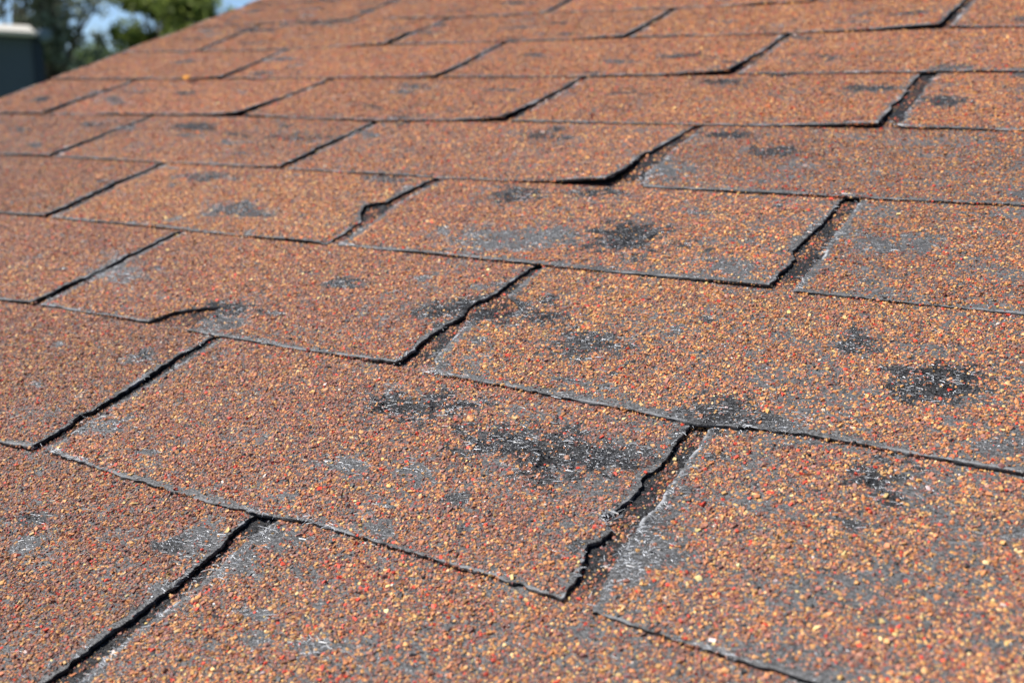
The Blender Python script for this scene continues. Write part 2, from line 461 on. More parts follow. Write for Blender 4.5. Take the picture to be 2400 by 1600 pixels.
def spot_mask(u, v):
    """bald places and how black they are"""
    shp = u.shape
    u = np.ascontiguousarray(u).ravel(); v = np.ascontiguousarray(v).ravel()
    bald = np.zeros(u.shape); dark = np.zeros(u.shape)
    u0, u1, v0, v1 = u.min(), u.max(), v.min(), v.max()
    for (cu, cv, ax, ay, bx, by, dk) in SPOTS:
        R = 2.4 * (abs(ax) + abs(bx)); Q = 2.4 * (abs(ay) + abs(by))
        if cu < u0 - R or cu > u1 + R or cv < v0 - Q or cv > v1 + Q:
            continue
        i = np.nonzero((np.abs(u - cu) < R) & (np.abs(v - cv) < Q))[0]
        if not len(i):
            continue
        du = u[i] - cu; dv = v[i] - cv
        n1 = (fbm(u[i] / 15.0, v[i] / 9.0, 101, 3) - .5) * 1.1 + (fbm(u[i] / 4.0, v[i] / 2.6, 103, 2) - .5) * 1.1
        det = ax * by - ay * bx
        p = (du * by - dv * bx) / det; q = (dv * ax - du * ay) / det
        rr = np.sqrt(p * p + q * q) + 1.5 * n1
        bald[i] = np.maximum(bald[i], sstep(1.55, .65, rr))
        dark[i] = np.maximum(dark[i], np.minimum(1, dk * 1.2) * sstep(1.35, .75, rr))
    return bald.reshape(shp), dark.reshape(shp)


def top_z(k, u, v, curls):
    """height of the upper face of course k at (u, v)"""
    w = v / EXP - k
    z = THK * (0.5 - w)
    fade = sstep(1.02, .85, w)
    z = z + fade * ((fbm(u / 70.0, v / 60.0, 200 + k, 2) - .5) * 2.3 + (noise(u / 14.0, v / 14.0, 211) - .5) * .5) - .45 * sstep(.98, 1.04, w)
    for (cu, lift, ru, rv) in curls:
        dv = np.clip(w, 0, 2) * EXP
        z = z + fade * lift * np.exp(-(np.maximum(0, cu - u) / ru) ** 1.7) * np.exp(-(dv / rv) ** 1.6) * (u < cu + 12)
    vm = v.mean()
    for (cu, cv, dep, ru, rv) in DENTS:
        if abs(cv - vm) > 300:
            continue
        i = np.nonzero((np.abs(u - cu) < 4 * ru) & (np.abs(v - cv) < 4 * rv))
        d2 = ((u[i] - cu) / ru) ** 2 + ((v[i] - cv) / rv) ** 2
        z[i] += fade[i] * (-dep * np.exp(-d2) + .45 * dep * np.exp(-(np.sqrt(d2) - 1.7) ** 2 * 3))
    for (cu, cv, ln, be, hh) in CRACKS:
        if abs(cv - vm) > 300:
            continue
        i = np.nonzero((np.abs(u - cu) < 40) & (np.abs(v - cv) < 40))
        du = u[i] - cu; dv = v[i] - cv
        al = du * math.cos(be) + dv * math.sin(be); ac = du * math.sin(be) - dv * math.cos(be) + (noise(al / 4.0, cu, 71) - .5) * 4
        z[i] += fade[i] * hh * np.exp(-np.clip(-ac, 0, 99) / 6.0) * (ac < 0) * np.exp(-(2 * al / ln) ** 4)
    return z


def in_view(u, v, marg):
    P = np.stack([u, v, np.zeros_like(u)], -1) / 1000.0 - CAM
    c = P @ RC.T
    z = np.maximum(c[..., 2], 1e-3)
    x = FPX * c[..., 0] / z; y = FPX * c[..., 1] / z
    return (c[..., 2] > .05) & (np.abs(x) < .5 + marg) & (np.abs(y) < .3333 + marg)


GCOL = np.array([(.275, .118, .080), (.20, .090, .076), (.44, .178, .072), (.54, .285, .108), (.63, .43, .19), (.54, .060, .032), (.03, .03, .034), (.55, .46, .40)])


def granule_colors(u, v, tan, r, warm=0.0):
    n = len(u)
    big = fbm(u / 60.0, v / 45.0, 400, 3)
    tn = np.clip(tan + (big - .5) * .9, 0, 1)
    red = np.clip(.035 + .05 * (noise(u / 90., v / 70., 410) - .25), .01, .09)
    p = np.stack([.40 - .16 * tn, .26 - .15 * tn, .19 + .04 * tn, .085 + .16 * tn, .012 + .04 * tn, red * .8, np.full(n, .09), np.full(n, .006)], 1)
    p /= p.sum(1, keepdims=True)
    cs = np.cumsum(p, 1)
    idx = (r.random(n)[:, None] > cs).sum(1).clip(0, 7)
    tone = .94 + .13 * math.sin(tan * 37.0 + 5 * float(noise(v.mean() / 97., u.mean() / 61., 430))) + .16 * (noise(u / 120., v / 80., 420) - .5)
    c = GCOL[idx] * np.asarray(tone)[:, None] * np.exp(r.normal(0, .2, n))[:, None] * (1 + r.normal(0, .05, (n, 3)))
    c = np.where((idx == 6)[:, None], r.uniform(.02, .13, (n, 1)) * np.array([[1, 1, 1.03]]), c)
    c = c * (1 + warm * np.array([.10, -.03, -.16]))       # a redder batch of shingles
    return np.clip(c, .005, .85), idx


def granule_nodes():
    """crushed-stone chips set on a mesh of points, each with its own size, turn and colour"""
    ng = bpy.data.node_groups.new('crushed_granules', 'GeometryNodeTree')
    ng.interface.new_socket('Geometry', in_out='INPUT', socket_type='NodeSocketGeometry')
    ng.interface.new_socket('Geometry', in_out='OUTPUT', socket_type='NodeSocketGeometry')
    N, L = ng.nodes, ng.links
    gi = N.new('NodeGroupInput'); go = N.new('NodeGroupOutput')
    join = N.new('GeometryNodeGeometryToInstance')
    for q in range(8):
        if q % 2:
            pr = N.new('GeometryNodeMeshCube'); pr.inputs['Size'].default_value = (1.25, 1.25, 1.2); geo = pr.outputs['Mesh']; amt = .36
        else:
            pr = N.new('GeometryNodeMeshIcoSphere'); pr.inputs['Radius'].default_value = .92; pr.inputs['Subdivisions'].default_value = 1; geo = pr.outputs['Mesh']; amt = .30
        rv = N.new('FunctionNodeRandomValue'); rv.data_type = 'FLOAT_VECTOR'
        rv.inputs[0].default_value = (-amt,) * 3; rv.inputs[1].default_value = (amt,) * 3
        rv.inputs['Seed'].default_value = 31 + q
        sp = N.new('GeometryNodeSetPosition')
        L.new(geo, sp.inputs['Geometry']); L.new(rv.outputs[0], sp.inputs['Offset'])
        sm = N.new('GeometryNodeSetMaterial'); sm.inputs['Material'].default_value = M_GRAN
        L.new(sp.outputs['Geometry'], sm.inputs['Geometry'])
        sh = N.new('GeometryNodeSetShadeSmooth'); sh.inputs['Shade Smooth'].default_value = False
        L.new(sm.outputs['Geometry'], sh.inputs['Geometry'])
        L.new(sh.outputs['Geometry'], join.inputs['Geometry'])
    iop = N.new('GeometryNodeInstanceOnPoints')
    iop.inputs['Pick Instance'].default_value = True
    L.new(gi.outputs[0], iop.inputs['Points']); L.new(join.outputs[0], iop.inputs['Instance'])

    def attr(name, ty):
        a = N.new('GeometryNodeInputNamedAttribute'); a.data_type = ty; a.inputs['Name'].default_value = name
        return a.outputs['Attribute']
    L.new(attr('variant', 'INT'), iop.inputs['Instance Index'])
    L.new(attr('turn', 'FLOAT_VECTOR'), iop.inputs['Rotation'])
    L.new(attr('size', 'FLOAT_VECTOR'), iop.inputs['Scale'])
    L.new(iop.outputs['Instances'], go.inputs[0])
    return ng


GRAN_NG = granule_nodes()


def build_granules(u, v, z, idx, col, size, loc, r, parent):
    n = len(u)
    if n == 0:
        return
    rad = np.clip(r.lognormal(math.log(.64), .36, n), .32, 1.55)
    rad = np.where((idx == 3) | (idx == 4) | (idx == 5), rad * 1.03, rad) * size
    me = bpy.data.meshes.new('granules')
    me.vertices.add(n)
    sc3 = np.stack([rad * r.uniform(.8, 1.2, n), rad * r.uniform(.62, 1.0, n), rad * r.uniform(.45, .8, n)], 1)
    P = np.stack([u, v, z + sc3[:, 2] * r.uniform(-.25, .3, n)], 1) / 1000.0 - loc
    me.vertices.foreach_set('co', P.astype(np.float32).ravel())
    a = me.attributes.new('variant', 'INT', 'POINT'); a.data.foreach_set('value', r.integers(0, 8, n).astype(np.int32))
    a = me.attributes.new('turn', 'FLOAT_VECTOR', 'POINT')
    a.data.foreach_set('vector', np.stack([r.normal(0, .35, n), r.normal(0, .35, n), r.uniform(0, 6.283, n)], 1).astype(np.float32).ravel())
    a = me.attributes.new('size', 'FLOAT_VECTOR', 'POINT'); a.data.foreach_set('vector', (sc3 / 1000.0).astype(np.float32).ravel())
    point_color(me, 'gcol', col)
    me.materials.append(M_GRAN)
    o = link('granules', me, parent)
    md = o.modifiers.new('granules', 'NODES'); md.node_group = GRAN_NG
    o['kind'] = 'stuff'


def build_fibres(u, v, z, length, width, ang, col, loc, r, parent):
    n = len(u)
    if n == 0:
        return
    t = np.array([-.5, 0, .5])
    bend = r.normal(0, .045, n)
    ca = np.cos(ang)[:, None]; sa = np.sin(ang)[:, None]
    L = length[:, None] * t[None]
    off = (bend * length)[:, None] * (t[None] ** 2 - .1) * 2
    cx = u[:, None] + L * ca - off * sa; cy = v[:, None] + L * sa + off * ca
    roll = r.uniform(-1.2, 1.2, n)
    wx = (-sa[:, 0] * np.cos(roll) * width / 2)[:, None]; wy = (ca[:, 0] * np.cos(roll) * width / 2)[:, None]; wz = (np.sin(roll) * width / 2)[:, None]
    zz = z[:, None] + .12 + np.abs(r.normal(0, .12, (n, 1))) + .25 * r.random((n, 1)) * (1 - 4 * t[None] ** 2) + width[:, None] * .4
    a = np.stack([cx + wx, cy + wy, zz + wz], -1); b = np.stack([cx - wx, cy - wy, zz - wz], -1)
    P = np.concatenate([a, b], 1)
    F = np.array([[0, 1, 4, 3], [1, 2, 5, 4]])
    faces = (np.arange(n)[:, None, None] * 6 + F[None]).reshape(-1, 4)
    me = mesh_np('glass_fibres', P.reshape(-1, 3) / 1000.0 - loc, faces, M_FIB, True)
    point_color(me, 'gcol', np.repeat(col, 6, 0))
    o = link('glass_fibres', me, parent)
    o['kind'] = 'stuff'


TAN = {(2, 1): .95, (1, 1): .3, (1, 2): .9, (0, 1): .3, (0, 2): .7, (2, 2): .6, (2, 3): .6, (0, 0): .2, (-1, 0): .25, (-1, 1): .5, (3, 0): .4, (3, 1): .6, (3, 2): .6,
       (3, 3): .6, (1, 0): .3, (2, 0): .4, (4, 0): .35, (4, 1): .35, (4, 2): .55, (4, 3): .6, (5, 2): .5, (6, 2): .8, (6, 1): .8, (6, 4): .85}
# frayed mat: course, slot right of the tab, u, v, spread u, spread v, fibres
FRAYS = [(1, 2, 176, 134, 3.5, 3, 90), (1, 2, 185, 132.5, 8, 1.2, 50), (0, 1, 203, 4, 9, 2, 120), (0, 1, 326, 50, 4, 5, 110), (0, 2, 350, 30, 5, 9, 130), (0, 2, 345, 70, 1.5, 18, 60),
         (0, 1, 12, 4, 5, 2, 60), (2, 1, -328, 271, 6, 1.5, 40), (2, 2, 0, 272, 5, 2, 50), (1, 1, -168, 138, 6, 2, 50), (2, 3, 335, 275, 1.5, 14, 60), (2, 3, 334, 330, 1.5, 22, 70),
         (-1, 1, 183, -35, 4, 12, 120), (-1, 1, 179, -75, 1.2, 22, 90), (-1, 1, 178, -110, 1.2, 10, 50), (3, 3, 172, 420, 5, 8, 90), (3, 3, 168, 460, 2, 20, 60), (1, 2, 168, 160, 1.5, 16, 70), (0, 1, 20, 33, 10, 6, 70),
         (1, 1, -165, 190, 12, 8, 90), (-1, 1, 256, -60, 6, 3, 60), (0, 1, 184, 44, 8, 3, 50)]
PART_LABEL = {(1, 1): 'shingle tab with a sliver torn out of its lower edge', (3, 2): 'shingle tab with its lower corner curled up',
              (0, 1): 'shingle tab with a large black hail bruise and ragged side', (1, 2): 'shingle tab with a punctured black bruise',
              (2, 1): 'yellowish tan shingle tab with a ragged upper corner'}


def build_tab(k, nn, u0n, u1n):
    """tab between slot u0n (None: gable edge) and slot u1n of course k"""
    r = np.random.default_rng(abs(k * 977 + nn * 41) + 11)

    def xl(w):
        if u0n is None:
            return RAKE + (fbm(w * 9, k * 2.2, 91, 3) - .5) * 5 + 0 * w
        e = slot_right(k, u0n, np.clip(w, 0, 1))
        cen = SLOTS[k][u0n][1][-1] + 4
        return np.where(w > 1, e + (cen - e) * sstep(1.0, 1.05, w), e)

    def xr(w):
        e = slot_left(k, u1n, np.clip(w, 0, 1))
        cen = SLOTS[k][u1n][1][-1] + 4.3
        return np.where(w > 1, e + (cen - e) * sstep(1.0, 1.05, w), e)

    ul = float(xl(np.array([.5]))[0]); ur = float(xr(np.array([.5]))[0])
    gu, gv = np.meshgrid(np.linspace(ul, ur, 40), np.linspace(k, k + 1, 20) * EXP)
    vis = in_view(gu, gv, .06).any()
    if vis:
        res = 1.9 if k <= 2 else (3.2 if k == 3 else 5.0)
    else:
        res = 11.0
    ncol = max(6, int((ur - ul) / res)); nrow = max(5, int(EXP / res))
    s = np.linspace(0, 1, ncol + 1)
    e = .9 / max(20, ur - ul)
    s = np.unique(np.concatenate([s, [e, 1 - e]]))
    wr = np.unique(np.concatenate([np.linspace(0, 1, nrow + 1), [.006]]))
    wr = np.concatenate([wr, np.linspace(1.0, 2.06, max(4, int(EXP / 7)))[1:]]) if vis else np.concatenate([wr, [1.03, 1.5, 2.06]])
    W, S = np.meshgrid(wr, s, indexing='ij')
    U = xl(W) * (1 - S) + xr(W) * S
    vb = butt(k, U)
    nb = notch(k, U)
    Wv = W + (vb + nb) * np.clip(1 - W, 0, 1)
    if k in NOTCH:                                  # keep the notch sharp: rows follow it only near the edge
        Wv = np.maximum(W + vb * np.clip(1 - W, 0, 1), np.where(nb > 0, vb + nb + W * .05, -1))
    V = (k + Wv) * EXP
    curls = []
    if (k, u1n) in CURL:
        li, ru, rv = CURL[(k, u1n)]
        li *= .62
        curls.append((ur, li, ru, rv))
    elif u1n is not None and k > 6:
        curls.append((ur, r.uniform(.5, 1.8), 45, 50))
    Z = top_z(k, U, V, curls)
    # rounded worn rims
    d_b = np.maximum(W * EXP, 0); d_s = np.minimum(S, 1 - S) * (ur - ul)
    Z = Z - np.where(W <= 1, .2 * np.exp(-np.minimum(d_b, d_s) / .6), 0)
    bald, dark = spot_mask(U, V)
    # slot floors and everything under the course above stays black, unweathered coating
    under = sstep(1.0, 1.09, W)
    dark = np.maximum(dark, under)
    iv = in_view(U, V, .06) if vis else np.zeros(U.shape, bool)
    patch = sstep(.58, .74, fbm(U / 26.0, V / 16.0, 300, 3))
    full = 1 - np.maximum(bald, patch * .6)
    edge = sstep(2, 7, np.minimum(d_b, d_s))
    cov = np.where(iv, full * edge * ((.42 - .2 * sstep(-100, 420, U)) if k <= 3 else .8), full * (.3 + .7 * edge))
    cov = np.where(W > 1.0, .0, cov)
    pn = sstep(.5, .7, fbm(U / 8.0, V / 8.0, 310, 3)); pn2 = sstep(.45, .68, fbm(U / 12.0, V / 12.0, 312, 3))
    pale = np.where(S < .5, .75, .5) * sstep(2.0, .4, d_s) * pn * sstep(.3, .6, noise(U / 2.2, V / 2.2, 316))  # bare mat at the rims, painted paler on left edges as sunlit
    pale = np.maximum(pale, (.25 * sstep(1.8, .3, d_b) * pn2)) * (W < .98)
    loc = np.array([(ul + ur) / 2, (k + .5) * EXP, 0]) / 1000.0
    nr, nc = U.shape
    top = np.stack([U, V, Z], -1).reshape(-1, 3)
    ii = np.arange(nr * nc).reshape(nr, nc)
    F = np.stack([ii[:-1, :-1], ii[:-1, 1:], ii[1:, 1:], ii[1:, :-1]], -1).reshape(-1, 4)
    # side faces, with a slightly ragged middle line
    jr = int(np.searchsorted(wr, 1.0)) + 1
    loop = np.concatenate([ii[:jr, 0][::-1], ii[0, 1:], ii[1:jr, -1]])
    P0 = top[loop]
    tang = np.gradient(P0[:, :2], axis=0)
    tang /= np.linalg.norm(tang, axis=1, keepdims=True) + 1e-9
    out = np.stack([tang[:, 1], -tang[:, 0]], 1)
    rag = (fbm(P0[:, 0] / 3.0, P0[:, 1] / 3.0, 55, 2) - .5) * 1.2 + (rng.random(len(P0)) - .5) * .9
    P1 = P0.copy(); P1[:, :2] += out * (.1 + rag[:, None]); P1[:, 2] -= THK * .45
    P2 = P0.copy(); P2[:, :2] += out * (rag[:, None] * .6 - .05); P2[:, 2] -= THK * 1.08
    o0 = len(top); m_ = len(loop)
    sk = np.concatenate([P0, P1, P2])
    q = np.arange(m_ - 1)
    F2 = np.concatenate([np.stack([o0 + a * m_ + q, o0 + (a + 1) * m_ + q, o0 + (a + 1) * m_ + q + 1, o0 + a * m_ + q + 1], -1) for a in (0, 1)])
    ev_ = sstep(.35, .6, fbm(P0[:, 0] / 9.0, P0[:, 1] / 9.0, 57, 3))
    verts = np.concatenate([top, sk]) / 1000.0 - loc
    me = mesh_np('shingle', verts, [F, F2], M_ASPH, True)
    point_float(me, 'dark', np.concatenate([dark.ravel(), np.concatenate([.1 + .8 * ev_, .3 + .7 * ev_, np.full(m_, 1.0)])]))
    point_float(me, 'pale', np.concatenate([pale.ravel(), pale.ravel()[loop], .4 * pale.ravel()[loop], np.zeros(m_)]))
    point_float(me, 'cov', np.concatenate([cov.ravel(), np.zeros(3 * m_)]))
    o = link('shingle', me, root)
    o.location = loc
    if (k, u1n) in PART_LABEL:
        o['label'] = PART_LABEL[(k, u1n)]
    if not vis:
        return o
    # ---------------- granules
    warm = 0.0 if k <= 0 else (.3 if k == 1 else (.6 if k == 2 else 1.0))
    gap = 1.06 if k <= 0 else 1.12 if k <= 1 else (1.24 if k == 2 else (1.45 if k == 3 else (1.7 if k <= 5 else 2.0)))
    gsc = {4: 1.12, 5: 1.12}.get(k, 1.0 if k <= 3 else 1.3)
    v0 = (k - .08) * EXP; v1 = (k + 2.0) * EXP
    cu = np.arange(ul - 30, ur + 30, gap); cv = np.arange(v0, v1, gap * .87)
    CU, CV = np.meshgrid(cu, cv)
    CU = CU + (np.arange(len(cv)) % 2)[:, None] * gap * .5
    CU = CU + r.uniform(-.55, .55, CU.shape) * gap; CV = CV + r.uniform(-.55, .55, CV.shape) * gap
    u = CU.ravel(); v = CV.ravel()
    keep = in_view(u, v, .06)
    u = u[keep]; v = v[keep]
    w = v / EXP - k
    xlw = xl(w); xrw = xr(w)
    bw = butt(k, u) + notch(k, u)
    keep = (u > xlw + .5) & (u < xrw - .5) & (w > bw + .004)
    keep &= ~covered_by(k + 1, u, v - 1.5)
    u = u[keep]; v = v[keep]; w = w[keep]; xlw = xlw[keep]; xrw = xrw[keep]; bw = bw[keep]
    if len(u) == 0:
        return o
    z = top_z(k, u, v, curls)
    bald, dark = spot_mask(u, v)
    right = sstep(-100, 420, u)
    cover = (1.08 - .09 * right) * (.86 + .3 * fbm(u / 40.0, v / 30.0, 320, 2))
    patch = sstep(.60 - .05 * right, .74, fbm(u / 22.0, v / 13.0, 300, 3))
    cover *= 1 - (.45 + .25 * right) * patch
    small = sstep(.60, .70, fbm(u / 6.5, v / 5.0, 330, 2))
    cover *= 1 - (.35 + .2 * right) * small
    cover *= 1 - (.97 - .16 * noise(u / 5., v / 5., 331)) * bald
    db = (w - bw) * EXP
    wear = .3 + (8.0 if k <= 2 else 5.0) * noise(u / 45.0, k * 2.1, 340) ** (1.5 if k <= 2 else 2.2) * (.5 + .5 * right)
    cover *= 1 - .93 * sstep(wear + 1.5, wear * .6, db) * (w < 1)
    ds = np.minimum(u - xlw, xrw - u)
    wear2 = .8 + 2.6 * (u < (ul + ur) / 2) * (k <= 2) + 6.0 * noise(v / 22.0, k + (u > (ul + ur) / 2) * 9.3, 350) ** 2
    cover *= 1 - .9 * sstep(wear2 + 1.2, wear2 * .5, ds) * (w < 1)
    floor = w > 1 + butt(k + 1, u)
    cover = np.where(floor, np.maximum(.75 * sstep(.2, .06, w - 1), .55 * sstep(.35, .7, noise(u / 6., v / 9., 360)) + .08), cover)
    keep = r.random(len(u)) < cover
    ku, kv, kz = u[keep], v[keep], z[keep]
    col, idx = granule_colors(ku, kv, TAN.get((k, u1n), .55), r, warm)
    # black crumbs of coating in the bruises and on the slot floors
    cr = ~keep & (((dark > .35) & (r.random(len(u)) < .8 * dark)) | (floor & (r.random(len(u)) < .85)))
    size = np.concatenate([np.ones(len(ku)), np.full(int(cr.sum()), .62)])
    ku = np.concatenate([ku, u[cr]]); kv = np.concatenate([kv, v[cr]]); kz = np.concatenate([kz, z[cr]])
    col = np.concatenate([col, np.abs(r.normal(.012, .03, (int(cr.sum()), 1))) * np.array([[1, 1, 1.08]]) + .004]); idx = np.concatenate([idx, np.full(int(cr.sum()), 6)])
    gl = ~keep & ~cr & (r.random(len(u)) < .004 + .10 * np.maximum(patch, small) * noise(u / 11., v / 8., 380) + .09 * sstep(3.5, 1.0, np.minimum(ds, db)) + .10 * bald)  # tiny pale crumbs: glints painted in on worn and bald places
    ng_ = int(gl.sum())
    size = np.concatenate([size, np.full(ng_, .42)])
    ku = np.concatenate([ku, u[gl]]); kv = np.concatenate([kv, v[gl]]); kz = np.concatenate([kz, z[gl]])
    col = np.concatenate([col, np.clip(r.normal(.55, .2, (ng_, 1)), .12, .85) * np.array([[.95, .98, 1.03]])]); idx = np.concatenate([idx, np.full(ng_, 7)])
    # granules clinging to the lower rim
    ne = int((ur - ul) / .75)
    eu = r.uniform(ul + 1, ur - 1, ne); eb = butt(k, eu) + notch(k, eu)
    on = in_view(eu, (k + eb) * EXP, .06) & (noise(eu / 30.0, k * 2.1, 345) + .25 * r.random(ne) > (.66 if k <= 2 else .52)) & (notch(k, eu) == 0)
    eu = eu[on]; eb = eb[on]
    ev = (k + eb) * EXP + r.uniform(-.7, .5, len(eu))
    ez = top_z(k, eu, ev, curls) - r.uniform(.1, .8, len(eu)) * THK
    c2, i2 = granule_colors(eu, ev, TAN.get((k, u1n), .55), r, warm)
    ku = np.concatenate([ku, eu]); kv = np.concatenate([kv, ev]); kz = np.concatenate([kz, ez]); col = np.concatenate([col, c2]); idx = np.concatenate([idx, i2])
    size = np.concatenate([size, np.full(len(eu), .85)])
    build_granules(ku, kv, kz, idx, col, size * gsc, loc, r, o)
    # ---------------- bare glass fibres
    dens = .14 * patch + 1.5 * bald * (.3 + .7 * noise(u / 7., v / 5., 370))
    dens += .10 * sstep(wear + 1, wear * .5, db) * noise(u / 12., v / 6., 371) ** 2 * 3 + .30 * (1 + 2.5 * (u < (ul + ur) / 2)) * sstep(wear2 + 1, wear2 * .4, ds) * noise(u / 8., v / 12., 372)
    dens += .022
    dens = np.where(floor, .05, dens)
    dens *= 1.0 if k <= 1 else (.75 if k == 2 else .3)
    pick = r.random(len(u)) < dens * .85
    fu, fv, fz = u[pick], v[pick], z[pick]
    n = len(fu)
    bright = np.clip(r.beta(.9, 3.2, n), .03, 1)[:, None] * np.array([[.80, .83, .88]]) * .9 + .03
    ln = r.uniform(1.2, 4.6, n); wd_ = r.uniform(.05, .14, n) * (1.0 if k <= 2 else 1.5); an = r.normal(.22, .30, n)
    inb = bald[pick] > .4
    wd_ = np.where(inb, wd_ * 1.5, wd_)
    lng = r.random(n) < .16
    ln = np.where(inb & ~lng, r.uniform(.4, 1.6, n), ln); an = np.where(inb & ~lng, r.normal(.2, .8, n), an)
    bright = np.where((inb & (r.random(n) < .2))[:, None], np.array([[.85, .88, .93]]), bright)  # some fibres in bald spots coloured near white, as painted glints
    auto = []
    for q in range(9 if k <= 2 else 7):
        t_ = r.random(); wq = r.random()
        if q % 3 == 0:
            a = float(xl(np.array([wq]))[0]) + 1.5; auto.append((k, u1n, a, (k + wq) * EXP, 1.6, r.uniform(2, 7), int(r.uniform(12, 40))))
        elif q % 3 == 1:
            a = float(xr(np.array([wq]))[0]) - 1.2; auto.append((k, u1n, a, (k + wq) * EXP, 1.6, r.uniform(2, 7), int(r.uniform(8, 26))))
        else:
            a = ul + t_ * (ur - ul); auto.append((k, u1n, a, (k + float(butt(k, np.array([a]))[0])) * EXP + 1.0, r.uniform(3, 9), 1.0, int(r.uniform(10, 34))))
    for (tk, tn, cu_, cv_, su, sv, cnt) in FRAYS + auto:
        if (tk, tn) != (k, u1n):
            continue
        a = r.normal(cu_, su, cnt); b_ = r.normal(cv_, sv, cnt)
        fu = np.concatenate([fu, a]); fv = np.concatenate([fv, b_]); fz = np.concatenate([fz, top_z(k, a, np.maximum(b_, k * EXP), curls) + .1])
        ln = np.concatenate([ln, r.uniform(.8, 4.2, cnt)]); wd_ = np.concatenate([wd_, r.uniform(.08, .22, cnt) * (1 if k <= 2 else 1.6)]); an = np.concatenate([an, r.normal(.2, .8, cnt)])
        bright = np.concatenate([bright, np.clip(r.beta(1.4, 1.6, cnt), .05, 1)[:, None] * np.array([[.80, .83, .88]])])
    build_fibres(fu, fv, fz, ln, wd_, an, bright, loc, r, o)
    return o


for k in range(K0, K1 + 1):
    ns = sorted(SLOTS[k])
    prev = None
    for nn in ns:
        if SLOTS[k][nn][1][0] < RAKE + 15:
            prev = nn if SLOTS[k][nn][1][0] > RAKE else None
            if SLOTS[k][nn][1][0] > RAKE - 20:
                prev = None
            continue
        if SLOTS[k][nn][1][0] > U_END + 60:
            break
        build_tab(k, nn, prev, nn)
        prev = nn


def box_mesh(name, lo, hi, mat, bevel=0.0):
    import bmesh
    bm = bmesh.new()
    bmesh.ops.create_cube(bm, size=1.0)
    for vtx in bm.verts:
        for a in range(3):
            vtx.co[a] = lo[a] if vtx.co[a] < 0 else hi[a]
    if bevel:
        bmesh.ops.bevel(bm, geom=bm.edges[:], offset=bevel, segments=2, affect='EDGES')
    me = bpy.data.meshes.new(name); bm.to_mesh(me); bm.free(); me.materials.append(mat)
    return me


v_lo = (K0 * EXP) / 1000 - .01; v_hi = (K1 + 1) * EXP / 1000 + .02
link('deck', box_mesh('deck', (RAKE / 1000 + .012, v_lo + .015, -.0235), (U_END / 1000 + .3, v_hi, -.0095), M_DECK), root)
link('fascia_board', box_mesh('fascia_board', (RAKE / 1000 + .016, v_lo + .02, -.19), (RAKE / 1000 + .036, v_hi, -.0245), M_FASCIA, .002), root)


# ------------------------------------------------------------------ the yard behind: metres from the camera's foot (to the side, ahead, above camera height)
CW = cam.matrix_world.translation
fw = ROOF_M.to_3x3() @ Vector(RC[2]); fw.z = 0; fw.normalize()
rt = Vector((fw.y, -fw.x, 0))


def yard(l, f, h):
    return CW + rt * l + fw * f + Vector((0, 0, h))


YAW = math.atan2(-fw.x, fw.y)

M_NAVY = simple_mat('navy_paint', (0.075, 0.092, 0.115), 0.55, 0.4, 0.15, 3)
M_WHITE = simple_mat('cream_paint', (0.56, 0.53, 0.46), 0.45, 0.4, 0.06, 3)
M_GUTTER = simple_mat('slate_gutter', (0.14, 0.18, 0.22), 0.4, 0.5, 0.1, 3)
M_BARK = simple_mat('grey_bark', (0.16, 0.13, 0.105), 0.9, 0.2, 0.4, 9, .6)

hs = bpy.data.objects.new('neighbouring_shed', None)
COL.objects.link(hs)
base = yard(-3.70, 9.0, 0)
hs.location = (base.x, base.y, 0)
hs.rotation_euler = (0, 0, YAW + math.radians(26))
tag(hs, 'dark navy shed with a cream roof edge behind the gable', 'shed')
top = CW.z + .42
link('wall', box_mesh('wall', (-3.2, 0, 0), (0, 3.0, top), M_NAVY), hs)
link('corner_shade', box_mesh('corner_shade', (-.055, -.018, 0), (.018, .05, top - .01), simple_mat('dark_corner', (0.02, 0.03, 0.05), .6), .004), hs)  # dark strip that paints in the shaded side of the wall
rf = link('roof', box_mesh('roof', (-3.5, -.16, 0), (-.02, .62, .035), M_WHITE, .015), hs)
rf.location = (0, 0, top + .015)
rf.rotation_euler = (math.radians(6.5), math.radians(1.6), 0)
rb_ = link('rear_roof', box_mesh('rear_roof', (-3.5, .6, top - .02), (-.02, 3.2, top + .09), M_WHITE, .02), hs)
link('gutter', box_mesh('gutter', (-.016, -.12, top - .03), (.085, 3.2, top + .06), M_GUTTER, .02), hs)


def tube(path, radii, sides=8):
    vs_, fs_ = [], []
    for i, (p, rr) in enumerate(zip(path, radii)):
        d = (path[min(i + 1, len(path) - 1)] - path[max(i - 1, 0)]).normalized()
        a = d.orthogonal().normalized(); b = d.cross(a)
        for j in range(sides):
            t = 2 * math.pi * j / sides
            vs_.append(p + a * math.cos(t) * rr + b * math.sin(t) * rr)
    for i in range(len(path) - 1):
        for j in range(sides):
            fs_.append((i * sides + j, i * sides + (j + 1) % sides, (i + 1) * sides + (j + 1) % sides, (i + 1) * sides + j))
    return vs_, fs_


